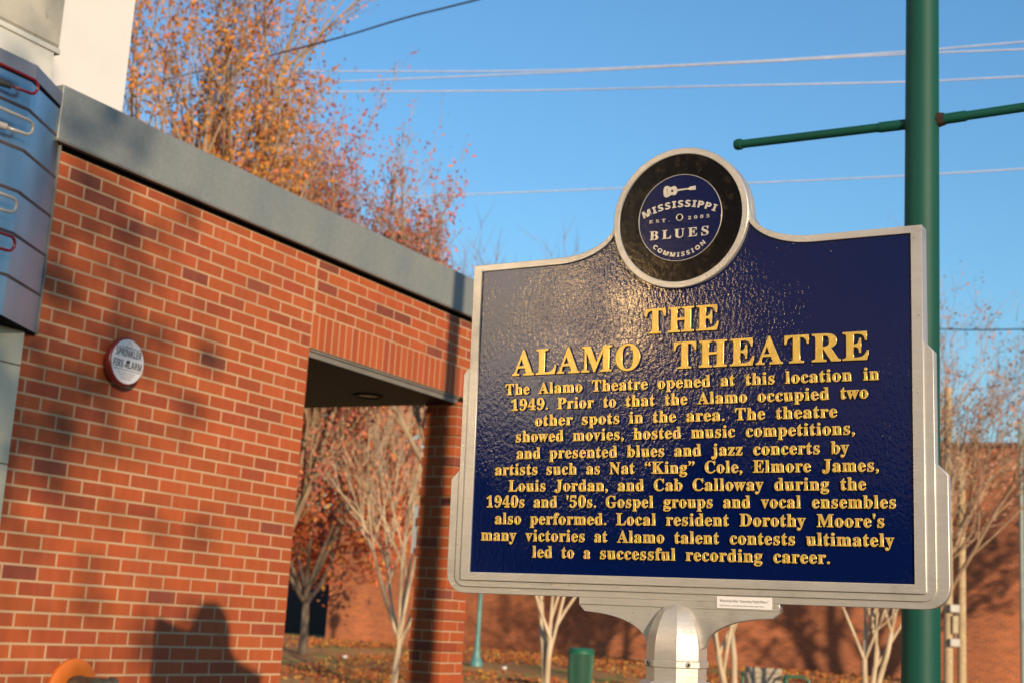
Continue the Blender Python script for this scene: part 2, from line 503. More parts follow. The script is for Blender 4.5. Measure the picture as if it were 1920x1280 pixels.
for i in range(42000):
    y = rl.uniform(22, 50); x = rl.uniform(-0.22, 0.42) * y
    if y > 47.5 - 0.566 * x: continue
    if mnoise.noise(Vector((x * .25, y * .25, 3))) < rl.uniform(-0.25, 0.3): continue
    z = ground_z(x, y) + 0.05; s = rl.uniform(0.04, 0.085); a = rl.uniform(0, 6.28)
    nrm = Vector((rl.gauss(0, .8), rl.gauss(0, .8) - .4, 1)).normalized()
    e = nrm.cross(Vector((math.cos(a), math.sin(a), 0))).normalized(); f_ = nrm.cross(e)
    P = Vector((x, y, z))
    lf.quad([P - e * s, P - f_ * s * .6, P + e * s, P + f_ * s * .6], rl.choice(LC))
tag(lf.build('fallen_leaves', M_LEAF), 'orange and brown leaves scattered over the lawn', 'leaves', kind='stuff')

# ------------------------------------------------------------------ brick portico (near building)
C_, B_ = 0.0677, 0.2032
def kz(k): return EYE + 0.1233 - C_ * k
U_END, U_R, PIER0 = 1.3157, 3.28, 3.0
Z_CB, Z_CT = EYE + 2.0325, EYE + 2.2976
wall_m = Matrix.Translation(WO) @ Matrix.Rotation(WALL_ROT, 4, 'Z')   # local x = along wall, y = into the building
portico = empty('brick_building', mat=wall_m)
tag(portico, 'orange brick wall with grey metal coping and open passage beside a pier', 'building')
rb = random.Random(11)
def tint():
    q = rb.random()
    if q < 0.04: c = (0.225, 0.052, 0.024)
    elif q < 0.22: c = (0.32, 0.062, 0.018)
    else: c = (0.385, 0.077, 0.017)
    k = rb.uniform(0.9, 1.14)
    return (c[0] * k, c[1] * k * rb.uniform(.94, 1.08), c[2] * k)
def course(mb, u0, u1, j, phase, ztop=None, t0=0.0):
    za, zb = kz(j + 1) + 0.0055, kz(j) - 0.0055
    if ztop: zb = min(zb, ztop)
    m0 = math.floor((u0 - phase) / B_) - 1
    for m in range(m0, m0 + int((u1 - u0) / B_) + 4):
        a, b = phase + m * B_ + .0055, phase + (m + 1) * B_ - .0055
        a, b = max(a, u0), min(b, u1)
        if b - a < 0.02: continue
        t = t0 + rb.uniform(-.0005, .0005)
        mb.box(a, b, t, t + .06, za, zb, tint(), ch=.0014)
wb = MB()
for j in range(-28, 26):
    course(wb, -3.4, U_END, j, 0.1057 if j % 2 == 0 else 0.0041, Z_CB - .034)
ph1 = on_wall(630, 590)[0] % B_; ph2 = on_wall(612, 567)[0] % B_
for j in range(-28, -23):
    course(wb, U_END + .011, U_R, j, ph1 if j % 2 == 0 else ph2, Z_CB - .034)
u = U_END + .011
while u < U_R - .03:
    e = min(u + .0577, U_R)
    wb.box(u, e, 0, .06, kz(-20) + .004, kz(-23) - .005, tint(), ch=.0014); u += C_
wb.build('brickwork', M_BRICK, portico)
mo = MB()
mo.box(-3.4, U_END - .004, .0016, .5, 0, Z_CB - .03)
mo.box(U_END - .004, U_R - .003, .0024, .25, kz(-20) + .001, Z_CB - .03)
mo.box(-3.38, U_END - .02, .5, 4.5, 0, Z_CB - .04)
mo.build('mortar_core', M_MORTAR, portico)
rf = MB(); rf.box(-3.4, U_R - .01, .25, 5.5, EYE + 1.47, Z_CB - .035); rf.build('roof_slab', M_DARK, portico)
gp = MB(); gp.box(-3.4, U_R - .012, .012, .24, Z_CB - .029, Z_CB + .02); gp.build('shadow_gap', M_BLACK, portico)  # recess under the coping, its shadow painted in as black
cpg = MB()
cpg.box(-.735, U_R + .03, -.035, 5.6, Z_CB + .004, Z_CT, ch=.004)
cpo = cpg.build('coping', M_COPING, portico)
for uj in (-.2, 1.18, 2.56):
    cj = MB(); cj.box(uj, uj + .035, -.0375, -.0352, Z_CB + .008, Z_CT - .004); cj.build('coping_joint', M_COPING, cpo)
lip = MB(); lip.box(-.735, U_R + .03, -.04, -.02, Z_CB - .004, Z_CB + .003); lip.build('coping_lip', M_STEEL, portico)
sf = MB(); sf.box(U_END + .002, PIER0 + .01, .03, 5.2, EYE + 1.425, EYE + 1.466); sf.build('soffit', M_DARK, portico)
li = MB(); li.box(U_END + .004, PIER0 + .005, -.006, .027, EYE + 1.459, EYE + 1.469); li.box(U_END + .004, PIER0, .006, .028, EYE + 1.427, EYE + 1.457); li.build('steel_lintel', M_STEEL, portico)
dl = MB()
pu, pz = 0, 0
v_ = ray(690, 741); Ps = v_ * (1.425 / v_.z); du, dn = (Ps - WO).dot(WD), (Ps - WO).dot(WN)
dlt = MB()
for k in range(24):
    pass
dlt.lathe([(.075, EYE + 1.4255), (.105, EYE + 1.4255), (.105, EYE + 1.417), (.10, EYE + 1.413), (.08, EYE + 1.415), (.075, EYE + 1.4245)], 28, (du, -dn))
dlo = dlt.build('downlight', M_DARK, portico, 30)
dg = MB(); dg.lathe([(.0, EYE + 1.4215), (.073, EYE + 1.4215), (.073, EYE + 1.4235)], 24, (du, -dn)); dg.build('lens', plain('downlight glass', (.05, .06, .03), .2), dlo)
# pier: separate courses, every third one standing proud
pr = MB(); pm = MB()
for j in range(-20, 26):
    za, zb = kz(j + 1) + .005, kz(j) - .005
    if j == -20: zb = EYE + 1.44
    p = .008 if j % 3 == 1 else 0.0
    x0, x1, y0, y1 = PIER0 - p, U_R + p, -p, .25 + p
    if j % 2 == 0: cx, cy = x0 + .185, y0 + .09
    else: cx, cy = x0 + .09, y0 + .16
    for (a, b) in ((x0, cx - .005), (cx + .005, x1)):
        for (c, d) in ((y0, cy - .005), (cy + .005, y1)):
            pr.box(a, b, c, d, za, zb, tint(), ch=.0025)
pier = pr.build('pier', M_BRICK, portico)
pm.box(PIER0 + .004, U_R - .004, .004, .246, 0, EYE + 1.44); pm.build('mortar', M_MORTAR, pier)

# notice plate fixed to the back of the pier
np_ = MB(); q0 = on_wall(772, 985)[0]
np_.box(PIER0 + .01, PIER0 + .025, .268, .300, EYE + .42, EYE + .74, ch=.002)
o = np_.build('notice_plate', plain('grey plate', (.42, .46, .48), .4), None); o.matrix_world = wall_m
tag(o, 'pale grey plate standing out behind the shaded brick pier', 'sign')

# ------------------------------------------------------------------ theatre front (left)
theatre = empty('theatre_building', mat=wall_m)
tag(theatre, 'tall theatre building with bright white wall above the coping and stained concrete front', 'building')
U_W = on_wall(244, 106, -.6)[0]
wh = MB(); wh.box(-10.5, U_W, .6, 9, EYE + 1.6, 11.5, ch=.01); wh.build('white_wall', M_WHITE, theatre)
gy = MB(); gy.box(-5.5, -.752, .0, .597, EYE + 2.47, 11.4, ch=.012); gy.build('concrete_face', M_CONC, theatre)
gz = MB(); gz.box(-5.5, -.775, .006, .597, EYE + 1.9, EYE + 2.462, ch=.006); gz.box(-5.5, -.752, -.004, .59, EYE + 2.44, EYE + 2.466, ch=.003)
gz.build('concrete_band', plain('pale concrete', (.54, .54, .49), .85, var=.1, scale=5), theatre)
ti = MB()
for zi, (za, zb) in enumerate([(EYE + .98, EYE + 1.42), (EYE + .545, EYE + .976), (EYE + .11, EYE + .541), (EYE - .325, EYE + .106), (EYE - .76, EYE - .329), (0, EYE - .764)]):
    for ui in range(8):
        b = -.772 - ui * .62; ti.box(b - .616, b, -.03, .3, za, zb, ch=.003)
ti.build('tile_facing', M_CREAM, theatre)
# rest of the front, along the street behind the photographer; fins and disc added as reflectors
fr = MB(); fr.box(-10.5, -5.6, -.02, .58, EYE + 1.1, 8.4, ch=.01); fr.build('upper_front', plain('grey stucco front', (.34, .33, .31), .85, var=.2, scale=1.2), theatre)
M_REFLECTOR = plain('satin streak reflector', (.85, .82, .76), .62, metal=1.0, var=.3, scale=3.5)  # fins added out of view, tilted to mirror sun streaks into the enamel
for k in range(6):
    fn = MB(); fn.box(-.24, .24, -.012, .012, 1.12 + .07 * (k % 2), 3.2 + .5 * (k % 3), ch=.003)
    fme = fn.mesh('streak_reflector'); fme.transform(Matrix.Translation((-5.95 - k * .52, -.10, EYE)) @ Matrix.Rotation(R(9 + 3 * (k % 3)), 4, 'Z'))
    mesh_obj('streak_reflector', fme, M_REFLECTOR, theatre)
bdk = MB(); disc_n = Vector((.99, -.0, .05))  # disc added out of view to mirror a golden sun glare into the enamel
for_ = Matrix.Translation((-9.4, -.16, EYE + 2.12)) @ Matrix.Rotation(R(13), 4, 'Z')
dn_ = 36; prof_ = [(.33, .0), (.33, .05), (.28, .056), (.27, .05), (.0, .0502)]
for r0, d0 in prof_:
    for k in range(dn_):
        t = 6.283185 * k / dn_; bdk.v.append(tuple(for_ @ Vector((r0 * math.cos(t), -d0, r0 * math.sin(t)))))
for i in range(len(prof_) - 1):
    for k in range(dn_):
        k2 = (k + 1) % dn_; bdk.f.append((i * dn_ + k, i * dn_ + k2, (i + 1) * dn_ + k2, (i + 1) * dn_ + k)); bdk.c.append(None)
bdk.build('glare_reflector', plain('satin brass', (.95, .72, .42), .35, metal=1.0), theatre)
en = MB(); en.box(-10.4, -5.75, 1.6, 1.8, 0, EYE + 1.35); en.build('entrance_recess', M_DARK, theatre)

# marquee sign box
mar = empty('marquee_sign', mat=wall_m)
tag(mar, 'blue metal marquee box with red and white neon tubes at the left edge', 'sign')
MZ0, MZ1 = EYE + 1.14, EYE + 2.185
poly = [(-3.4, -.168), (-1.03, -.168), (-.69, -.004), (-.69, .0), (-3.4, .0)]
def mprism(mb, grow, z0, z1):
    p = [(-3.4, -.168 - grow), (-1.03 + grow * .2, -.168 - grow), (-.69 + grow * .7, -.006), (-3.4, -.006)]
    mb.prism(p, z0, z1)
bd = MB(); mprism(bd, 0, MZ0, MZ1); bd.build('metal_body', M_MARQ, mar)
cpm = MB(); mprism(cpm, .014, MZ1 + .006, MZ1 + .07); cpm.build('cap', plain('grey cap metal', (.24, .24, .26), .4, metal=.4), mar)
tr_ = MB(); mprism(tr_, .005, MZ1 - .006, MZ1 + .006); tr_.build('dark_trim', M_BLACK, mar)
se = MB()
for i in range(5):
    z = EYE + 2.051 - .1845 * i; mprism(se, .004, z - .006, z + .006)
se.build('seam_strips', M_SEAM, mar)
un = MB(); mprism(un, -.004, MZ0 - .012, MZ0 - .001); un.build('underside', M_BLACK, mar)  # bottom plate, coloured black to stand for the shade beneath the box
ed = MB(); ed.box(-.692, -.683, -.012, -.0005, MZ0, MZ1 - .01); ed.build('edge_strip', M_STEEL, mar)
def neon(x, z, mat, back=True):
    """tube running in from the left, bent back on itself; x = right end along wall, z its height"""
    t = MB(); y = -.235
    pts = [(x - 1.6, y, z), (x - .03, y, z)]
    for k in range(1, 9):
        a = R(90 - 22.5 * k); pts.append((x - .03 + .028 * math.cos(a), y + .012 * k / 8, z - .03 + .03 * math.sin(a)))
    pts += [(x - .12, y + .02, z - .062)]
    t.tube(pts, .0068, 10)
    tub = t.build('neon_tube', mat, mar, True)
    s = MB(); s.tube([(x - .13, y + .02, z - .062), (x - .24, -.17, z - .055)], .016, 10); s.build('tube_support', plain('electrode cap', (.05, .05, .05), .4) if mat is M_TUBERED else M_TUBEWHITE, tub, 40)
def neon_at(px, py, mat):
    v = ray(px, py); t = (WO + WN * .235).dot(WN) / v.dot(WN); P = v * t
    neon((P - WO).dot(WD), P.z + EYE + .03, mat)
neon_at(73, 167, M_TUBERED); neon_at(64, 243, M_TUBEWHITE); neon_at(33, 388, M_TUBEWHITE); neon_at(30, 460, M_TUBERED)

# neighbour further along the same street, behind the photographer (seen only mirrored in the enamel)
nb = empty('street_building', mat=wall_m)
tag(nb, 'brown brick shop building further along the street beyond the theatre', 'building')
b_ = MB(); b_.box(-40, -10.55, 0, 9, EYE + 1.5, 9.5); b_.box(-40, -10.55, 1.2, 9, 0, EYE + 1.49); b_.build('wall', plain('brown stucco', (.17, .125, .115), .9), nb)
M_WIN = plain('window glass', (.03, .035, .04), .08)
for i in range(5):
    w_ = MB(); w_.box(-14.6 - i * 4.4, -12.6 - i * 4.4, -.03, .05, 5.6, 7.6); w_.build('window', M_WIN, nb)
d_ = MB(); d_.box(-39.9, -10.7, 1.1, 1.18, .05, EYE + 1.48); d_.build('shop_front', M_BLACK, nb)  # black sheet that paints shade into the shop front recess

# ------------------------------------------------------------------ fire alarm gong
gu, gzc = on_wall(240, 678, .075)
gong = empty('fire_alarm_gong', mat=wall_m @ Matrix.Translation((gu, 0, gzc)))
tag(gong, 'round red sprinkler fire alarm gong with white face on the brick wall', 'alarm')
GR = .113
def disc_shell(mb, prof, n=40):
    """prof of (r, depth out of wall): lathe about local -y"""
    b = len(mb.v)
    for r, d in prof:
        for k in range(n):
            t = 2 * math.pi * k / n; mb.v.append((r * math.cos(t), -d, r * math.sin(t)))
    for i in range(len(prof) - 1):
        for k in range(n):
            k2 = (k + 1) % n; mb.f.append((b + i * n + k, b + i * n + k2, b + (i + 1) * n + k2, b + (i + 1) * n + k)); mb.c.append(None)
    mb.f.append(tuple(b + (len(prof) - 1) * n + k for k in range(n))); mb.c.append(None)
sh = MB(); disc_shell(sh, [(.07, 0), (.08, .03), (GR, .035), (GR + .003, .05), (GR + .001, .066), (GR - .005, .072), (GR - .009, .073)]); sh.build('shell', M_RED, gong, 35)
fc = MB(); disc_shell(fc, [(GR - .007, .0728), (GR - .008, .075)]); face = fc.build('face', M_SIGNWHITE, gong, 35)
T1 = text_line(bold_sans('SPRINKLER'), -.085, .085, .023, .05, -.0757, -.0748, scn=1.0, stretch=True)
T2 = text_line(bold_sans('FIRE-ALARM'), -.093, .093, -.031, .05, -.0757, -.0748, stretch=True)
mesh_obj('lettering', join_meshes('lettering', [T1, T2]), M_INK, face)
for zz in (.064, -.042):
    ln = MB(); ln.box(-.089, .089, -.0758, -.0748, zz, zz + .003); ln.build('rule_line', M_INK, face)
ln = MB()
for a, b in (((-.02, .07), (0, .098)), ((0, .098), (.02, .07)), ((.02, .07), (-.02, .07))):
    ln.tube([(a[0], -.0753, a[1]), (b[0], -.0753, b[1])], .0012, 5)
ln.build('triangle_mark', M_GREYINK, face)

for z, w in ((-.05, .062), (-.06, .052), (-.07, .045), (-.08, .034)):
    ln = MB(); x = -w
    while x < w - .006:
        e = x + rb.uniform(.006, .018); ln.box(x, min(e, w), -.0756, -.0748, z - .005, z - .001); x = e + .004
    ln.build('fine_print', M_GREYINK, face)
bt = MB(); disc_shell(bt, [(.007, .074), (.007, .08), (.004, .082)], 12); bt.build('centre_bolt', M_RUST, gong, 40)
rs = MB(); rs.box(-.003, .003, -.0758, -.0748, -.033, -.006); rs.build('rust_streak', M_BRASS, face)

# fire department valve at the foot of the wall
vu, vz = -.222, EYE - .42
val = empty('fire_valve', mat=wall_m @ Matrix.Translation((vu, 0, vz)))
tag(val, 'orange ring plate with tarnished brass valve low on the brick wall', 'valve')
v1 = MB(); disc_shell(v1, [(.145, 0), (.145, .014), (.135, .02), (.075, .024), (.06, .02)], 48); v1.build('ring_plate', M_ORANGE, val, 30)
v2 = MB(); disc_shell(v2, [(.07, .02), (.072, .05), (.06, .07), (.058, .12), (.066, .125), (.066, .15), (.045, .152), (.043, .13)], 36)
v2.tube([(.0, -.09, .04), (.13, -.11, .035)], [.03, .026], 14); v2.tube([(.12, -.11, .035), (.15, -.112, .035)], [.034, .034], 14)
v2.build('brass_body', M_BRASS, val, 35)

# ------------------------------------------------------------------ the blue marker
ex = Vector((.87019236, -.49259582, .01070591)).normalized()
ez = Vector((-.01942809, -.01259276, .99973195)); ez = (ez - ex * ez.dot(ex)).normalized()
ey = ez.cross(ex)                                  # away from the reader
SO = Vector((-.06913738, 3.2388503, .10727148 + EYE))
XC = .5018
POST_Y = .02
base_z = -(SO + ex * XC + ey * POST_Y).z / ez.z
SB = SO + ex * XC + ey * POST_Y + ez * base_z
SM = Matrix(((ex.x, ey.x, ez.x, SB.x), (ex.y, ey.y, ez.y, SB.y), (ex.z, ey.z, ez.z, SB.z), (0, 0, 0, 1)))
marker = empty('historical_marker', mat=SM)
tag(marker, 'navy blue cast metal marker with gold lettering and silver frame on a post', 'sign')
OFF = Vector((-XC, -POST_Y, -base_z))              # panel coordinates -> marker coordinates
def smesh(name, me, mat, parent=marker, smooth=None):
    me.transform(Matrix.Translation(OFF)); return mesh_obj(name, me, mat, parent, smooth)
RC = (XC, .7769)                                   # centre of the record
def mirror(p): return (2 * XC - p[0], p[1])
def top_outline(x1, ztop, ring_x, ring_z, fx):
    """right half of the top: from ring side to the corner"""
    pts = []
    for k in range(13):
        a = R(90 * k / 12)
        pts.append((fx - (fx - ring_x) * math.cos(a) ** 1.0, ring_z - (ring_z - ztop) * math.sin(a)))
    pts.append((x1, ztop)); return pts
def frame_poly(x0r, z_shoulder, z_bot, rad, body=True):
    """right edge x, shoulder height with 45 degree chamfer, bottom and corner radius; closed symmetric polygon"""
    right = [(1.0224 if z_shoulder else x0r, .6)]
    return right
# layer A: carries the whole top
topR = top_outline(1.0224, .7115, XC + .1585, .782, .800)
ringarc = arc_pts(RC[0], RC[1], .1585, 90, 2, 40)
rightA = ringarc + topR[1:]
botA = [(1.0224, -.013)] + arc_pts(1.0174, -.0132, .005, 0, -90, 4)
halfA = rightA + botA
polyA = halfA + [mirror(p) for p in reversed(halfA)]
def layer(xr_, zs, zc, zb, rad, xin, zin):
    half = [(xin, zs)] + [(xr_, zc), (xr_, zb + rad)] + arc_pts(xr_ - rad, zb + rad, rad, 0, -90, 8)[1:]
    return half + [mirror(p) for p in reversed(half)]
polyB = layer(1.0405, .4745, .4550, -.0324, .026, 1.0224, 0)
polyC = layer(1.0642, .2345, .2110, -.0470, .046, 1.0405, 0)
# inner opening
inR = [(1.0, 0.0), (1.0, .6962)]
for k in range(12, 1, -1):
    a = R(90 * k / 12); fx, rx, rz, zt = .800, XC + .149, .782, .6962
    inR.append((fx - (fx - rx) * math.cos(a), rz - (rz - zt) * math.sin(a)))
def in_ring(p, r): return (p[0] - RC[0]) ** 2 + (p[1] - RC[1]) ** 2 < r * r
ringRi = .150
inR = [p for p in inR if not in_ring(p, ringRi)]
a_end = math.atan2(inR[-1][1] - RC[1], inR[-1][0] - RC[0])
arcin = [(RC[0] + ringRi * math.cos(a), RC[1] + ringRi * math.sin(a)) for a in [a_end + (-math.pi - 2 * a_end) * k / 40 for k in range(1, 40)]]
hole = inR + arcin + [mirror(p) for p in reversed(inR)]
smesh('frame_face', shape_mesh('frame_face', [polyA, hole], -.0005, .016, .0012), M_SILVER)
smesh('frame_core', shape_mesh('frame_core', [polyA], .0158, .040, .0008), M_SILVER)
smesh('frame_step', shape_mesh('frame_step', [polyB], .005, .035, .0012), M_SILVER)
smesh('frame_step', shape_mesh('frame_step', [polyC], .0095, .0305, .0014), M_SILVER)
panel = smesh('panel', shape_mesh('panel', [[(p[0] + .001 * (1 if p[0] > XC else -1), p[1]) for p in hole]], .0045, .0155), M_PANEL)
# rounded fillet of paint along the inner edge
# lettering
YF, YB = -.0008, .0052
def two_tone(me):
    """gold on the raised faces, navy on the cast sides"""
    me.materials.clear(); me.materials.append(M_GOLD); me.materials.append(M_PANEL)
    for p in me.polygons: p.material_index = 0 if p.normal.y < -0.9 else 1
def gold(name, s, x0, x1, z, size, off, bev, scn=1.0):
    me = text_line(bold_serif(s), x0, x1, z, size, YF, YB, off, bev, scn, 4, True)
    me.transform(Matrix.Translation(OFF)); two_tone(me)
    link(bpy.data.objects.new(name, me), marker)
gold('title_word', 'THE', .4225, .5945, .5232, .079, .0004, .0011, 1.10)
gold('title_word', 'ALAMO', .0946, .4137, .4455, .083, .0004, .0011, 1.12)
gold('title_word', 'THEATRE', .4913, .9153, .4435, .083, .0004, .0011, 1.12)
LINES = [('The Alamo Theatre opened at this location in', .0785, .9345, .4012), ('1949. Prior to that the Alamo occupied two', .0950, .9126, .3647),
         ('other spots in the area. The theatre', .1585, .8498, .3280), ('showed movies, hosted music competitions,', .1110, .8854, .2925),
         ('and presented blues and jazz concerts by', .1143, .8734, .2545), ('artists such as Nat “King” Cole, Elmore James,', .0600, .9328, .2183),
         ('Louis Jordan, and Cab Calloway during the', .0970, .9072, .1815), ("1940s and '50s. Gospel groups and vocal ensembles", .0410, .9656, .1457),
         ("also performed. Local resident Dorothy Moore's", .0650, .9424, .1083), ('many victories at Alamo talent contests ultimately', .0310, .9617, .0712),
         ('led to a successful recording career.', .1635, .8340, .0356)]
GAP = .0225
for s, a, b, z in LINES:
    words = s.split(' '); ws = []
    for w in words:
        m0, m1 = xr(text_raw(bold_serif(w), .0365, .0001, .001, .0, 1, 1.10, 1)); ws.append(m1 - m0)
    k = (b - a - GAP * (len(words) - 1)) / sum(ws)
    x = a
    for w, wd in zip(words, ws):
        gold('inscription_word', w, x, x + wd * k, z, .0365, .0001, .0009, 1.10); x += wd * k + GAP
# record emblem
def ring_pts(r): return circle(RC[0], RC[1], r, 120)
ring = smesh('ring', shape_mesh('ring', [ring_pts(.1585), ring_pts(.1437)], -.0065, .010, .0018), M_SILVER)
vin = smesh('record', shape_mesh('record', [ring_pts(.1440)], -.0025, .008), M_VINYL, ring)
lab = smesh('record_label', shape_mesh('record_label', [ring_pts(.0962)], -.0042, .006, .0008), M_LABEL, ring)
smesh('label_rim', shape_mesh('label_rim', [ring_pts(.0980), ring_pts(.0966)], -.0046, .004, .0004), M_SILVER, ring)
EY0, EY1 = -.0062, -.0040
smesh('lettering', bend_text('MISSISSIPPI', .0208, XC - .001, .7999 - .205, .205, R(90), .84, EY0, EY1, True, off=.0003, wide=1.22), M_SILVER, ring)
smesh('lettering', bend_text('COMMISSION', .0130, RC[0], RC[1], .0885, R(-90), 1.56, EY0, EY1, False, off=.0002, wide=1.2), M_SILVER, ring)
smesh('lettering', text_line(bold_serif('BLUES'), .4322, .5700, .7312, .0290, EY0, EY1, .0002, 0, 1.45, 4, True), M_SILVER, ring)
smesh('lettering', text_line(bold_serif('EST.'), .4301, .4784, .7697, .0105, EY0, EY1, 0, 0, 1.9, 3, True), M_SILVER, ring)
smesh('lettering', text_line(bold_serif('2003'), .5223, .5712, .7699, .0105, EY0, EY1, 0, 0, 1.9, 3, True), M_SILVER, ring)
hb = []
smesh('spindle_hole', shape_mesh('spindle_hole', [circle(XC, RC[1], .0082, 28), circle(XC, RC[1], .0058, 28)], -.0062, -.003, .0008), M_SILVER, ring)
smesh('spindle', shape_mesh('spindle', [circle(XC, RC[1], .0058, 24)], -.0046, -.003), M_BLACK, ring)
# little guitar: body left, neck right
gx, gz_ = .4775, .8385
up = [(-.0148, .000), (-.0142, .0075), (-.011, .0122), (-.006, .0135), (-.001, .0115), (.0025, .0092), (.006, .0095), (.0105, .0110), (.0145, .0095), (.0170, .0055), (.0180, .0022), (.0450, .0018), (.0475, .0040), (.0610, .0048), (.0612, 0)]
gp_ = up + [(x, -z) for x, z in reversed(up[1:-1])]
tilt = R(1.5)
gpt = [(gx + x * math.cos(tilt) - z * math.sin(tilt), gz_ + x * math.sin(tilt) + z * math.cos(tilt)) for x, z in gp_]
smesh('guitar', shape_mesh('guitar', [gpt], EY0, EY1, .0004), M_SILVER, ring)
gh = [circle(gx + .0065, gz_, .0030, 16), [(gx - .0065, gz_ - .005), (gx - .0050, gz_ - .005), (gx - .0050, gz_ + .005), (gx - .0065, gz_ + .005)]]
smesh('guitar_detail', shape_mesh('guitar_detail', gh, EY0 - .0003, EY0 + .001), M_INK, ring)
# bracket under the frame
Bx0, Bx1 = XC - .2245, XC + .2258
ba = [(Bx1, -.044), (Bx1, -.062), (Bx1 - .014, -.0765)]
ba += [(XC + .066 + (.146) * (1 - math.sin(R(90 * k / 14))), -.0775 - .062 * (1 - math.cos(R(90 * k / 14)))) for k in range(1, 15)]
ba += [(XC + .05, -.15)]
bpoly = ba + [mirror(p) for p in reversed(ba)]
smesh('bracket', shape_mesh('bracket', [bpoly], .013, .029, .0015), M_SILVER)
bar = [(Bx1, -.0445), (Bx1, -.0622), (Bx0, -.0622), (Bx0, -.0445)]
smesh('bracket_bar', shape_mesh('bracket_bar', [bar], .0105, .0315, .0018), M_SILVER)
# octagonal post with domed cap
pb = MB()
PR = .0585
prof = [(0.004, -.0528), (.014, -.0550), (.026, -.0610), (.034, -.0690), (.0425, -.0835), (.0485, -.0985), (.0540, -.1160), (.0570, -.1330), (.0585, -.1500), (.0585, -.1680)]
prof = [(r / math.cos(R(22.5)), z) for r, z in reversed(prof)]
PCY = .0215
pb.lathe([(.0625, base_z), (.0625, -.210), (.0625, -.168)], 8, (XC, PCY), rot=R(22.5))
smesh('post', pb.mesh('post'), M_SILVER)
dm = MB(); dm.lathe(prof, 8, (XC, PCY), rot=R(22.5)); smesh('dome_cap', dm.mesh('dome_cap'), M_SILVER, smooth=26)
cl = MB(); cl.lathe([(.0640, -.1835), (.0665, -.1815), (.0665, -.1705), (.0640, -.1685)], 8, (XC, PCY), rot=R(22.5)); colr = smesh('collar', cl.mesh('collar'), M_SILVER)
lo = MB(); lo.lathe([(.076, -.40), (.076, -.216), (.070, -.211)], 8, (XC, PCY), rot=R(22.5)); smesh('lower_sleeve', lo.mesh('lower_sleeve'), M_SILVER)
for ang in (-45, -135, -170):
    sc_ = MB(); a = R(ang); c = Vector((XC + .0617 * math.cos(a), .0215 + .0617 * math.sin(a), -.1760)); d = Vector((math.cos(a), math.sin(a), 0))
    sc_.tube([c - d * .002, c + d * .002, c + d * .0026], [.0058, .0055, .003], 14); s1 = smesh('screw', sc_.mesh('screw'), M_STEEL, colr)
    s2 = MB(); s2.tube([c + d * .0024, c + d * .0031], .0026, 6); smesh('socket', s2.mesh('socket'), M_BLACK, s1)
# sticker
st = smesh('sticker', shape_mesh('sticker', [[(.5945, -.0348), (.7120, -.0348), (.7120, -.0588), (.5945, -.0588)]], .0084, .0104), M_SIGNWHITE)
# note: sits proud of bar and lowest frame step
smesh('lettering', text_line(bold_serif('Watch the film “Saturday Night Blues”'), .6010, .7060, -.0462, .0078, .0080, .0086, -.00008, 0, 1, 3), M_GREYINK, st)
smesh('lettering', text_line('http://vimeo.com/msbluestrail/saturday-night-blues', .6010, .6960, -.0545, .0045, .0081, .0086, 0, 0, 1, 2, True), M_GREYINK, st)

# ------------------------------------------------------------------ green pole with banner arms
PX, PY = 1.43380, 4.84291
pole = empty('street_pole', (PX, PY, 0))
tag(pole, 'dark green metal street pole with two banner arms behind the marker', 'pole')
p_ = MB(); p_.lathe([(.12, 0), (.12, .12), (.085, .16), (.0690, .4), (.0640, 1.6), (.0580, 4.0), (.052, 7.5)], 40); p_.build('shaft', M_GREEN, pole, 40)
_v = ray(1728, 230); za = EYE + _v.z * PY / _v.y
hx = Vector((.8702, -.4926, 0))
def arm(sgn, L, tilt_z, mat):
    d = (hx * sgn + Vector((0, 0, tilt_z))).normalized()
    a = MB(); s0 = Vector((0, 0, za)) + d * .05
    a.tube([s0 + d * .0, s0 + d * .105], .0195, 20); a.tube([s0 + d * .10, s0 + d * (L - .05)], .0165, 20)
    o = a.build('banner_arm', mat, pole, 50)
    e = MB(); t = s0 + d * (L - .05)
    e.tube([t - d * .022, t - d * .020, t - d * .002, t + d * .008, t + d * .012], [.0165, .0215, .0215, .017, .006], 20); e.build('end_cap', mat, o, 50)
    return o, s0, d
arm(-1, .705, -.004, M_GREEN)
ro, s0, d = arm(1, .70, .035, M_GREEN)
ru = MB(); ru.tube([s0 + d * .004, s0 + d * .03], [.030, .024], 8); ru.build('rusty_flange', M_RUST, ro, 20)

# ------------------------------------------------------------------ far brick building
HD = Vector((.87019, -.49266, 0)); H_ROT = math.atan2(HD.y, HD.x)
far = empty('far_brick_building', (0, 48, 0), H_ROT)
tag(far, 'long two storey red brick building behind the lawn and bare trees', 'building')
FT = EYE + 5.72
XL = -6.9                                          # left end
fb = MB(); fb.box(XL, 60, 0, 14, 0, FT); fb.build('wall', M_FARBRICK, far)
fc_ = MB(); fc_.box(XL - .05, 60.05, -.06, 14.05, FT + .002, FT + .14); fc_.build('parapet_cap', plain('dark cap', (.12, .05, .035), .8), far)
fb2 = MB(); fb2.box(-30, XL - .06, 5, 14, 0, 5.6); fb2.build('side_wing', plain('dark block', (.035, .03, .027), .9), far)
fd = MB(); fd.box(XL - 3.6, XL - .5, 4.9, 4.98, .5, 3.0); fd.build('dark_panel', M_BLACK, far)  # flat near-black panel against the side wing

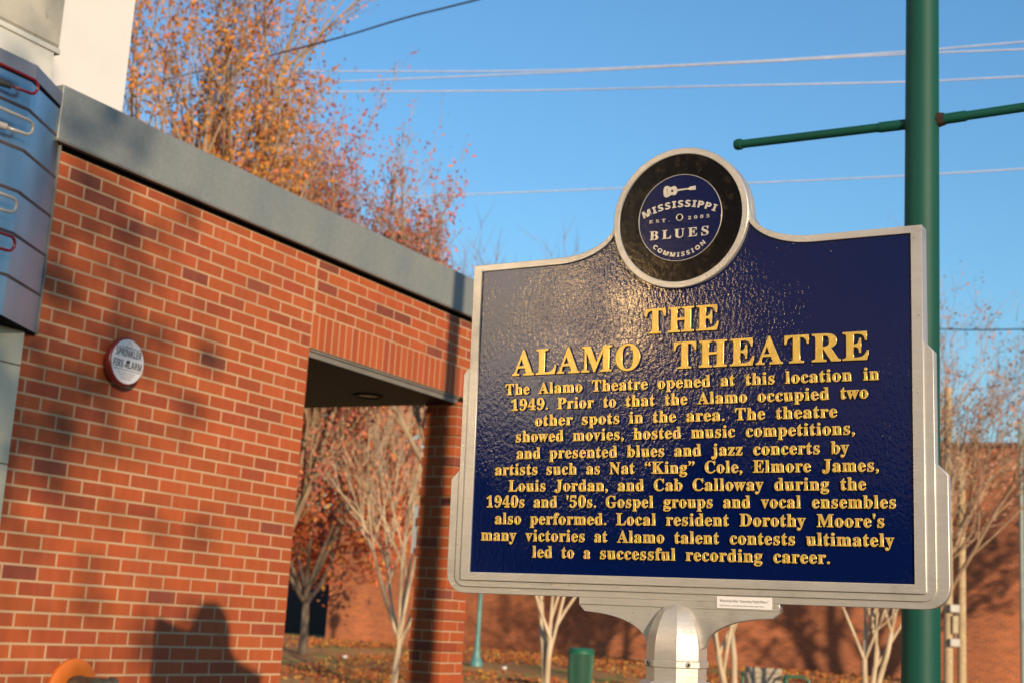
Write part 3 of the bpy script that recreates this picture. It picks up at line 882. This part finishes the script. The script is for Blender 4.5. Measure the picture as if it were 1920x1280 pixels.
# ------------------------------------------------------------------ trees
def skeleton(rng, base, height, spec):
    """returns (polylines with radii, twig points). spec: fork height, limbs, spread, levels, trunk radius, up"""
    lines, tips = [], []
    def branch(p, d, L, r, lev):
        n = 5 if lev < 2 else 4
        pts, rad = [p.copy()], [r]
        q, dd = p.copy(), d.normalized()
        for i in range(n):
            dd = (dd + Vector((rng.gauss(0, 1), rng.gauss(0, 1), rng.gauss(0, .6))) * spec['jit'] + Vector((0, 0, spec['up']))).normalized()
            q = q + dd * (L / n); pts.append(q.copy()); rad.append(r * (1 - .78 * (i + 1) / n))
            if lev >= spec['levels'] - 1: tips.append((q.copy(), dd.copy()))
        lines.append((pts, rad, lev))
        if lev < spec['levels']:
            m = spec['kids'][min(lev, len(spec['kids']) - 1)]
            for i in range(m):
                t = rng.uniform(.25, .98) * n; k = min(int(t), n - 1); fr_ = t - k
                P = pts[k].lerp(pts[k + 1], fr_); rr = rad[k] * .62
                dloc = (pts[k + 1] - pts[k]).normalized()
                az = rng.uniform(0, 6.283); side = dloc.orthogonal().normalized(); side.rotate(Matrix.Rotation(az, 3, dloc))
                ang = R(rng.uniform(*spec['ang']))
                nd = dloc * math.cos(ang) + side * math.sin(ang)
                branch(P, nd, L * rng.uniform(*spec['ratio']), max(rr, spec['rmin']), lev + 1)
    b = Vector(base)
    stems = spec.get('stems', 1)
    for s in range(stems):
        lean = (Vector((rng.gauss(0, spec['lean']), rng.gauss(0, spec['lean']), 1)) + Vector(spec.get('tbias', (0, 0, 0)))).normalized()
        fh = height * spec['fork'] * rng.uniform(.85, 1.15)
        pts, rad = [b + Vector((rng.gauss(0, .04), rng.gauss(0, .04), -.05)) * (stems > 1) + Vector((0, 0, -.05))], [spec['r'] * 1.15]
        q, dd = pts[0].copy(), lean
        for i in range(5):
            dd = (dd + Vector((rng.gauss(0, .05), rng.gauss(0, .05), .02))).normalized(); q = q + dd * fh / 5
            pts.append(q.copy()); rad.append(spec['r'] * (1 - .25 * (i + 1) / 5))
        lines.append((pts, rad, 0))
        for i in range(spec['limbs']):
            az = 6.283 * (i + rng.random() * .6) / spec['limbs']; sp2 = R(rng.uniform(*spec['spread']))
            nd = (Vector((math.cos(az) * math.sin(sp2), math.sin(az) * math.sin(sp2), math.cos(sp2))) + Vector(spec.get('bias', (0, 0, 0)))).normalized()
            k = 5 if rng.random() < .6 else 4
            branch(pts[k], nd, (height - fh) * rng.uniform(.55, .95), spec['r'] * .55, 1)
    return lines, tips
def tree(name, label, group, base, height, spec, seed, bark, leaves=None, cat='tree'):
    rng = random.Random(seed)
    root = empty(name, base)
    tag(root, label, cat, group)
    lines, tips = skeleton(rng, (0, 0, 0), height, spec)
    tm, bm_ = MB(), MB()
    for pts, rad, lev in lines:
        if lev == 0: tm.tube(pts, rad, 9)
        elif lev == 1: tm.tube(pts, rad, 6, cap=False)
        else: bm_.tube(pts, rad, 4 if lev == 2 else 3, cap=False)
    tm.build('trunk', bark, root, True)
    if leaves:
        lm_ = MB(); cols, per, size, dens = leaves['cols'], leaves['per'], leaves['size'], leaves.get('fade', None)
        for q, d in tips:
            h = q.z / height
            k = per * (1.0 if dens is None else dens(h))
            nk = int(k) + (1 if rng.random() < k - int(k) else 0)
            for _ in range(nk):
                P = q + Vector((rng.gauss(0, 1), rng.gauss(0, 1), rng.gauss(0, 1))) * leaves['scat']
                nrm = Vector((rng.gauss(0, 1), rng.gauss(0, 1), rng.gauss(0, .8) - .2)).normalized()
                e = nrm.orthogonal().normalized(); e.rotate(Matrix.Rotation(rng.uniform(0, 6.28), 3, nrm)); f2 = nrm.cross(e)
                s = size * rng.uniform(.5, 1.45)
                c = cols[min(int(abs(rng.gauss(0, .33) + (1 - h) * leaves.get('grad', 0)) * len(cols)), len(cols) - 1)]
                k2 = rng.uniform(.75, 1.2); c = tuple(x * k2 for x in c)
                lm_.quad([P - e * s, P - f2 * s * .55 + nrm * s * .12, P + e * s, P + f2 * s * .55 + nrm * s * .12], c)
        cr = lm_.build('crown', M_LEAF, root)
        bm_.build('twigs', bark, cr)
    else:
        bm_.build('crown', bark, root)
    return root
PEAR = dict(fork=.16, limbs=11, spread=(3, 22), levels=4, kids=[0, 10, 5, 3], ang=(12, 32), ratio=(.26, .5), jit=.05, up=.09, r=.12, rmin=.005, lean=.03)
MYRTLE = dict(fork=.30, limbs=4, spread=(8, 32), levels=4, kids=[0, 5, 4, 3], ang=(16, 42), ratio=(.35, .6), jit=.07, up=.05, r=.055, rmin=.005, lean=.07, stems=2)
BARE = dict(fork=.28, limbs=7, spread=(14, 45), levels=4, kids=[0, 6, 5, 4], ang=(18, 45), ratio=(.35, .6), jit=.08, up=.05, r=.16, rmin=.006, lean=.04)
CO = [(0.66, 0.25, 0.03), (0.70, 0.32, 0.05), (0.60, 0.18, 0.05), (0.56, 0.14, 0.07), (0.50, 0.14, 0.11)]
CP = [(0.58, 0.18, 0.12), (0.52, 0.13, 0.11), (0.64, 0.24, 0.08), (0.46, 0.12, 0.12), (0.62, 0.30, 0.18)]
CRD = [(0.66, 0.19, 0.07), (0.60, 0.13, 0.06), (0.70, 0.27, 0.07), (0.74, 0.40, 0.07), (0.45, 0.10, 0.07)]
def gp3(x, depth):
    p = at(x, 1000, depth); return (p.x, p.y, ground_z(p.x, p.y))
ga = 'autumn trees behind the brick wall'
tree('pear_tree', 'tallest orange autumn tree right beside the white theatre wall', ga, gp3(385, 19), 12.0, dict(PEAR, spread=(2, 13), levels=4, kids=[0, 12, 6, 3]), 5, M_PEARBARK,
     dict(cols=CO, per=2.5, size=.036, scat=.075, grad=.35, fade=lambda h: max(.55, 1.5 - h * 1.1)))
tree('pear_tree', 'autumn tree with sparse reddish leaves, middle of the row behind the coping', ga, gp3(505, 22), 8.9, dict(PEAR, spread=(2, 15), limbs=15, kids=[0, 13, 7, 3], bias=(.13, 0, 0)), 12, M_PEARBARK,
     dict(cols=CP, per=1.7, size=.037, scat=.075, grad=.1, fade=lambda h: max(.5, 1.3 - h)))
tree('pear_tree', 'nearly bare autumn tree with pinkish twigs nearest the blue marker', ga, gp3(828, 20), 7.9, dict(PEAR, fork=.53, lean=.0, spread=(3, 24), r=.085, limbs=16, bias=(-.36, 0, 0), kids=[0, 11, 6, 3], up=.06, rmin=.004), 14, M_PEARBARK,
     dict(cols=CP, per=.9, size=.032, scat=.06, grad=0, fade=lambda h: max(.4, 1.3 - h)))
tree('maple_tree', 'red and orange leaved tree seen through the brick passage', None, gp3(585, 40), 8.6, dict(BARE, r=.13, fork=.2, spread=(14, 62)), 21, M_BARK,
     dict(cols=CRD, per=9.0, size=.085, scat=.36, grad=.1))
gm = 'pale barked crepe myrtles on the lawn'
tree('crepe_myrtle', 'bare crepe myrtle framed by the brick passage', gm, gp3(757, 29), 6.6, dict(MYRTLE, stems=1, fork=.17, limbs=8, r=.075, spread=(6, 36), kids=[0, 9, 6, 4], rmin=.005), 31, M_PALEBARK)
tree('crepe_myrtle', 'bare crepe myrtle with two pale stems left of the marker post', gm, gp3(1040, 22), 5.6, MYRTLE, 37, M_PALEBARK)
tree('crepe_myrtle', 'bare crepe myrtle with pale stems just right of the marker post', gm, gp3(1378, 21), 5.4, MYRTLE, 41, M_PALEBARK)
tree('crepe_myrtle', 'bare crepe myrtle with spreading stems left of the green pole', gm, gp3(1632, 25), 5.8, dict(MYRTLE, stems=3, lean=.09), 43, M_PALEBARK)
gb = 'bare trees behind the green pole'
tree('bare_tree', 'bare winter tree rising right of the green pole above the brick building', None, gp3(1760, 31), 7.9, dict(BARE, spread=(8, 48), r=.11, limbs=13, kids=[0, 10, 7, 4], rmin=.005, fork=.3), 53, M_TANTWIG,
     dict(cols=[(.56, .28, .18), (.6, .34, .2), (.5, .26, .2)], per=.35, size=.04, scat=.1))
for i, (x, d, h) in enumerate([(985, 95, 23.9), (1090, 100, 25.6)]):
    tree('distant_tree', ['distant bare treetop peeping over the left shoulder of the marker', 'distant bare treetop touching the marker edge beside the record'][i], 'distant bare treetops', gp3(x, d), h,
         dict(BARE, r=.35, rmin=.022, fork=.35, limbs=9, kids=[0, 8, 6, 4]), 60 + i, M_TWIG)
# street trees out of frame: the one to the right throws its trunk shadow on the far wall
tree('oak_tree', 'large oak standing on the lawn to the right', None, (17.4, 24.8, 0), 13, dict(BARE, r=.32, rmin=.012), 71, M_BARK,
     dict(cols=CRD, per=.5, size=.12, scat=.25))

# the street tree behind the photographer whose crown dapples the near wall
tree('street_tree', 'leafy street tree standing at the kerb behind the photographer', None, (4.32, -9.68, 0.03), 8.05, dict(BARE, r=.055, fork=.64, limbs=6, spread=(10, 50), kids=[0, 4, 3, 2], rmin=.005), 83, M_BARK,
     dict(cols=CRD, per=1.0, size=.085, scat=.16))

# ------------------------------------------------------------------ lamp posts, utility posts, bin, bench, litter
def lamp_post(x, depth, h, label):
    b = gp3(x, depth); r = empty('lamp_post', b); tag(r, label, 'lamp post', 'teal lamp posts')
    m = MB(); m.lathe([(.17, 0), (.17, .10), (.15, .14), (.12, .22), (.105, .3), (.075, .5), (.06, 1.2), (.052, h)], 16); m.build('post', M_TEAL, r, 40)
    l_ = MB(); l_.lathe([(.06, h), (.10, h + .05), (.17, h + .3), (.14, h + .45), (.03, h + .55)], 16); l_.build('lamp_globe', M_SIGNWHITE, r, 40)
    return r
lamp_post(908, 38, 3.6, 'teal lamp post with flared base left of the crepe myrtle stems')
q = at(1915, 1000, 30)
fp = empty('sign_pole', (q.x, q.y, ground_z(q.x, q.y))); tag(fp, 'thin grey green pole at the far right edge before the brick building', 'pole')
m = MB(); m.lathe([(.06, 0), (.05, .3), (.05, EYE + 4.55), (.03, EYE + 4.6)], 14); m.build('shaft', M_GREYTEAL, fp, 40)
m = MB(); m.lathe([(.11, 0), (.11, .03), (.06, .05)], 14); m.build('base_plate', M_TEAL, fp, 40)
def upost(x, depth, ytop, r, label, lean=0):
    b = at(x, 1000, depth); t = at(x, ytop, depth)
    e = empty('utility_post', (b.x, b.y, ground_z(b.x, b.y))); tag(e, label, 'post', 'wooden utility posts')
    h = t.z - ground_z(b.x, b.y)
    m = MB(); m.tube([(0, 0, 0), (0, 0, h * .5), (0, 0, h)], [r * 1.1, r, r * .92], 14); m.build('timber', M_WOOD, e, 40)
    return e, h
e1, h1 = upost(1778, 30, 716, .088, 'wooden post with white meter boxes right of the green pole')
for zz, hh_ in ((2.05, .16), (1.35, .16)):
    m = MB(); m.box(-.02, .18, -.2, -.08, zz, zz + hh_, ch=.01); mb_ = m.build('meter_box', M_METER, e1)
m = MB(); m.tube([(.12, -.12, 2.1), (.16, -.14, 1.9), (.1, -.13, 1.5)], .02, 8); m.build('conduit', M_STEEL, e1, 40)
m = MB(); m.box(.04, .16, -.17, -.09, 1.62, 1.98, ch=.01); m.build('fuse_box', plain('tan box', (.4, .33, .2), .6), e1)
e2, h2 = upost(1803, 31, 828, .085, 'plain wooden post beside the one carrying meter boxes')
m = MB(); m.tube([(0, 0, h2 + .001), (0, 0, h2 + .03)], [.09, .07], 14); m.build('cap', M_WOOD, e2, 40)
# bin
b = at(1090, 1217, 30); bz = ground_z(b.x, b.y)
bn = empty('trash_bin', (b.x, b.y, bz)); tag(bn, 'green slatted metal litter bin on the leafy lawn', 'bin')
H = b.z - bz
m = MB()
for k in range(28):
    a = 2 * math.pi * k / 28; c, s = math.cos(a), math.sin(a)
    m.tube([(.235 * c, .235 * s, .05), (.25 * c, .25 * s, H * .55), (.262 * c, .262 * s, H - .05)], .014, 5)
m.build('slats', M_BINGREEN, bn, 40)
m = MB()
for z, r_ in ((.06, .245), (H - .06, .27)):
    m.lathe([(r_ - .02, z - .03), (r_ + .008, z - .03), (r_ + .012, z + .03), (r_ - .02, z + .03)], 28)
m.build('bands', M_BINGREEN, bn, 40)
m = MB(); m.lathe([(.20, .04), (.225, H - .1)], 24); m.build('liner', plain('dark liner', (.02, .05, .035), .6), bn, 40)
m = MB(); m.lathe([(.16, H - .03), (.275, H - .025), (.28, H), (.24, H + .035), (.16, H + .03)], 28); m.build('rim', M_BINGREEN, bn, 40)
# bench
b = at(1432, 1250, 28); bz = ground_z(b.x, b.y); H = b.z - bz
be = empty('park_bench', (b.x, b.y, bz), R(-8)); tag(be, 'park bench with pale back boards and green metal arms', 'bench')
m = MB()
for i in range(4): m.box(-.36, .36, .0 + i * .012, .03 + i * .012, H - .42 + i * .105, H - .42 + i * .105 + .095, ch=.004)
m.build('backrest', plain('pale boards', (.36, .31, .23), .8), be)
m = MB()
for i in range(4): m.box(-.36, .36, -.42 + i * .1, -.33 + i * .1, .42, .455, ch=.004)
m.build('seat', plain('grey boards', (.30, .26, .2), .8), be)
for sx in (-.42, .42):
    m = MB(); m.tube([(sx, .02, 0), (sx, .02, H - .2), (sx, -.04, H - .13), (sx, -.3, H - .13), (sx, -.40, H - .2), (sx, -.42, H - .4), (sx, -.42, 0)], .024, 8); m.build('arm_frame', M_BINGREEN, be, 40)
m = MB(); m.tube([(-.42, -.2, .40), (.42, -.2, .40)], .022, 8); m.build('crossbar', M_BINGREEN, be, 40)
m = MB(); m.tube([(.42, -.3, H - .14), (.75, -.32, H - .14), (.86, -.32, H - .2), (.88, -.32, 0)], .024, 8); m.build('arm_frame', M_BINGREEN, be, 40)
for (x, y, d, lb) in ((945, 1271, 36, 'scrap of white paper on the leaves by the teal lamp post'), (646, 1244, 38, 'scrap of white paper on the leaves in the passage view')):
    p = at(x, y, d); bmx = bmesh.new(); bmesh.ops.create_icosphere(bmx, subdivisions=2, radius=.075)
    for v in bmx.verts: v.co *= 1 + .35 * mnoise.noise(v.co * 22); v.co.z *= .6
    me = bpy.data.meshes.new('paper_scrap'); bmx.to_mesh(me); bmx.free()
    o = mesh_obj('paper_scrap', me, M_SIGNWHITE); o.location = (p.x, p.y, ground_z(p.x, p.y) + .08); tag(o, lb, 'litter')

# ------------------------------------------------------------------ overhead lines
def wire(pts, r, mat, label, group):
    """pts: (x, y, depth) along the line; extended past both ends"""
    P = [at(*p) for p in pts]
    P = [P[0] + (P[0] - P[1]).normalized() * 30, P[0] + (P[0] - P[1]).normalized() * 6] + P + [P[-1] + (P[-1] - P[-2]).normalized() * 6, P[-1] + (P[-1] - P[-2]).normalized() * 30]
    out = []
    for i in range(len(P) - 1):
        p0, p1, p2, p3 = P[max(i - 1, 0)], P[i], P[i + 1], P[min(i + 2, len(P) - 1)]
        for k in range(8):
            t = k / 8; t2, t3 = t * t, t * t * t
            out.append(.5 * ((2 * p1) + (p2 - p0) * t + (2 * p0 - 5 * p1 + 4 * p2 - p3) * t2 + (3 * p1 - p0 - 3 * p2 + p3) * t3))
    out.append(P[-1])
    m = MB(); m.tube(out, r, 6); o = m.build('power_line', mat, None, True); tag(o, label, 'cable', group)
gw = 'overhead lines crossing the sky'
wire([(1920, 79, 18), (1700, 97, 18.8), (1380, 117, 20), (1000, 133, 22), (600, 134, 24)], .010, M_WIRE, 'upper of two pale cables that run together left of the green pole', gw)
wire([(1920, 93, 18), (1700, 102, 18.8), (1380, 119, 20), (1000, 138, 22), (600, 155, 24)], .010, M_WIRE, 'lower of two pale cables that run together left of the green pole', gw)
wire([(1920, 144, 18), (1700, 154, 18.8), (1340, 162, 20), (1000, 170, 22), (560, 173, 24)], .010, M_WIRE, 'single pale cable crossing just under the paired cables', gw)
wire([(1920, 317, 18), (1700, 330, 18.8), (1420, 343, 20), (1000, 360, 22), (590, 377, 24)], .009, M_WIRE, 'pale cable passing behind the top of the record emblem', gw)
wire([(895, 0, 16), (760, 34, 17), (640, 70, 18.5), (500, 106, 20), (360, 138, 22)], .011, M_CABLE, 'dark cable sagging through the top of the orange tree', gw)
wire([(1925, 617, 26), (1840, 618.5, 27), (1770, 617, 28), (1600, 612, 30)], .013, M_CABLE, 'thin dark cable right of the green pole, lowest of all', gw)
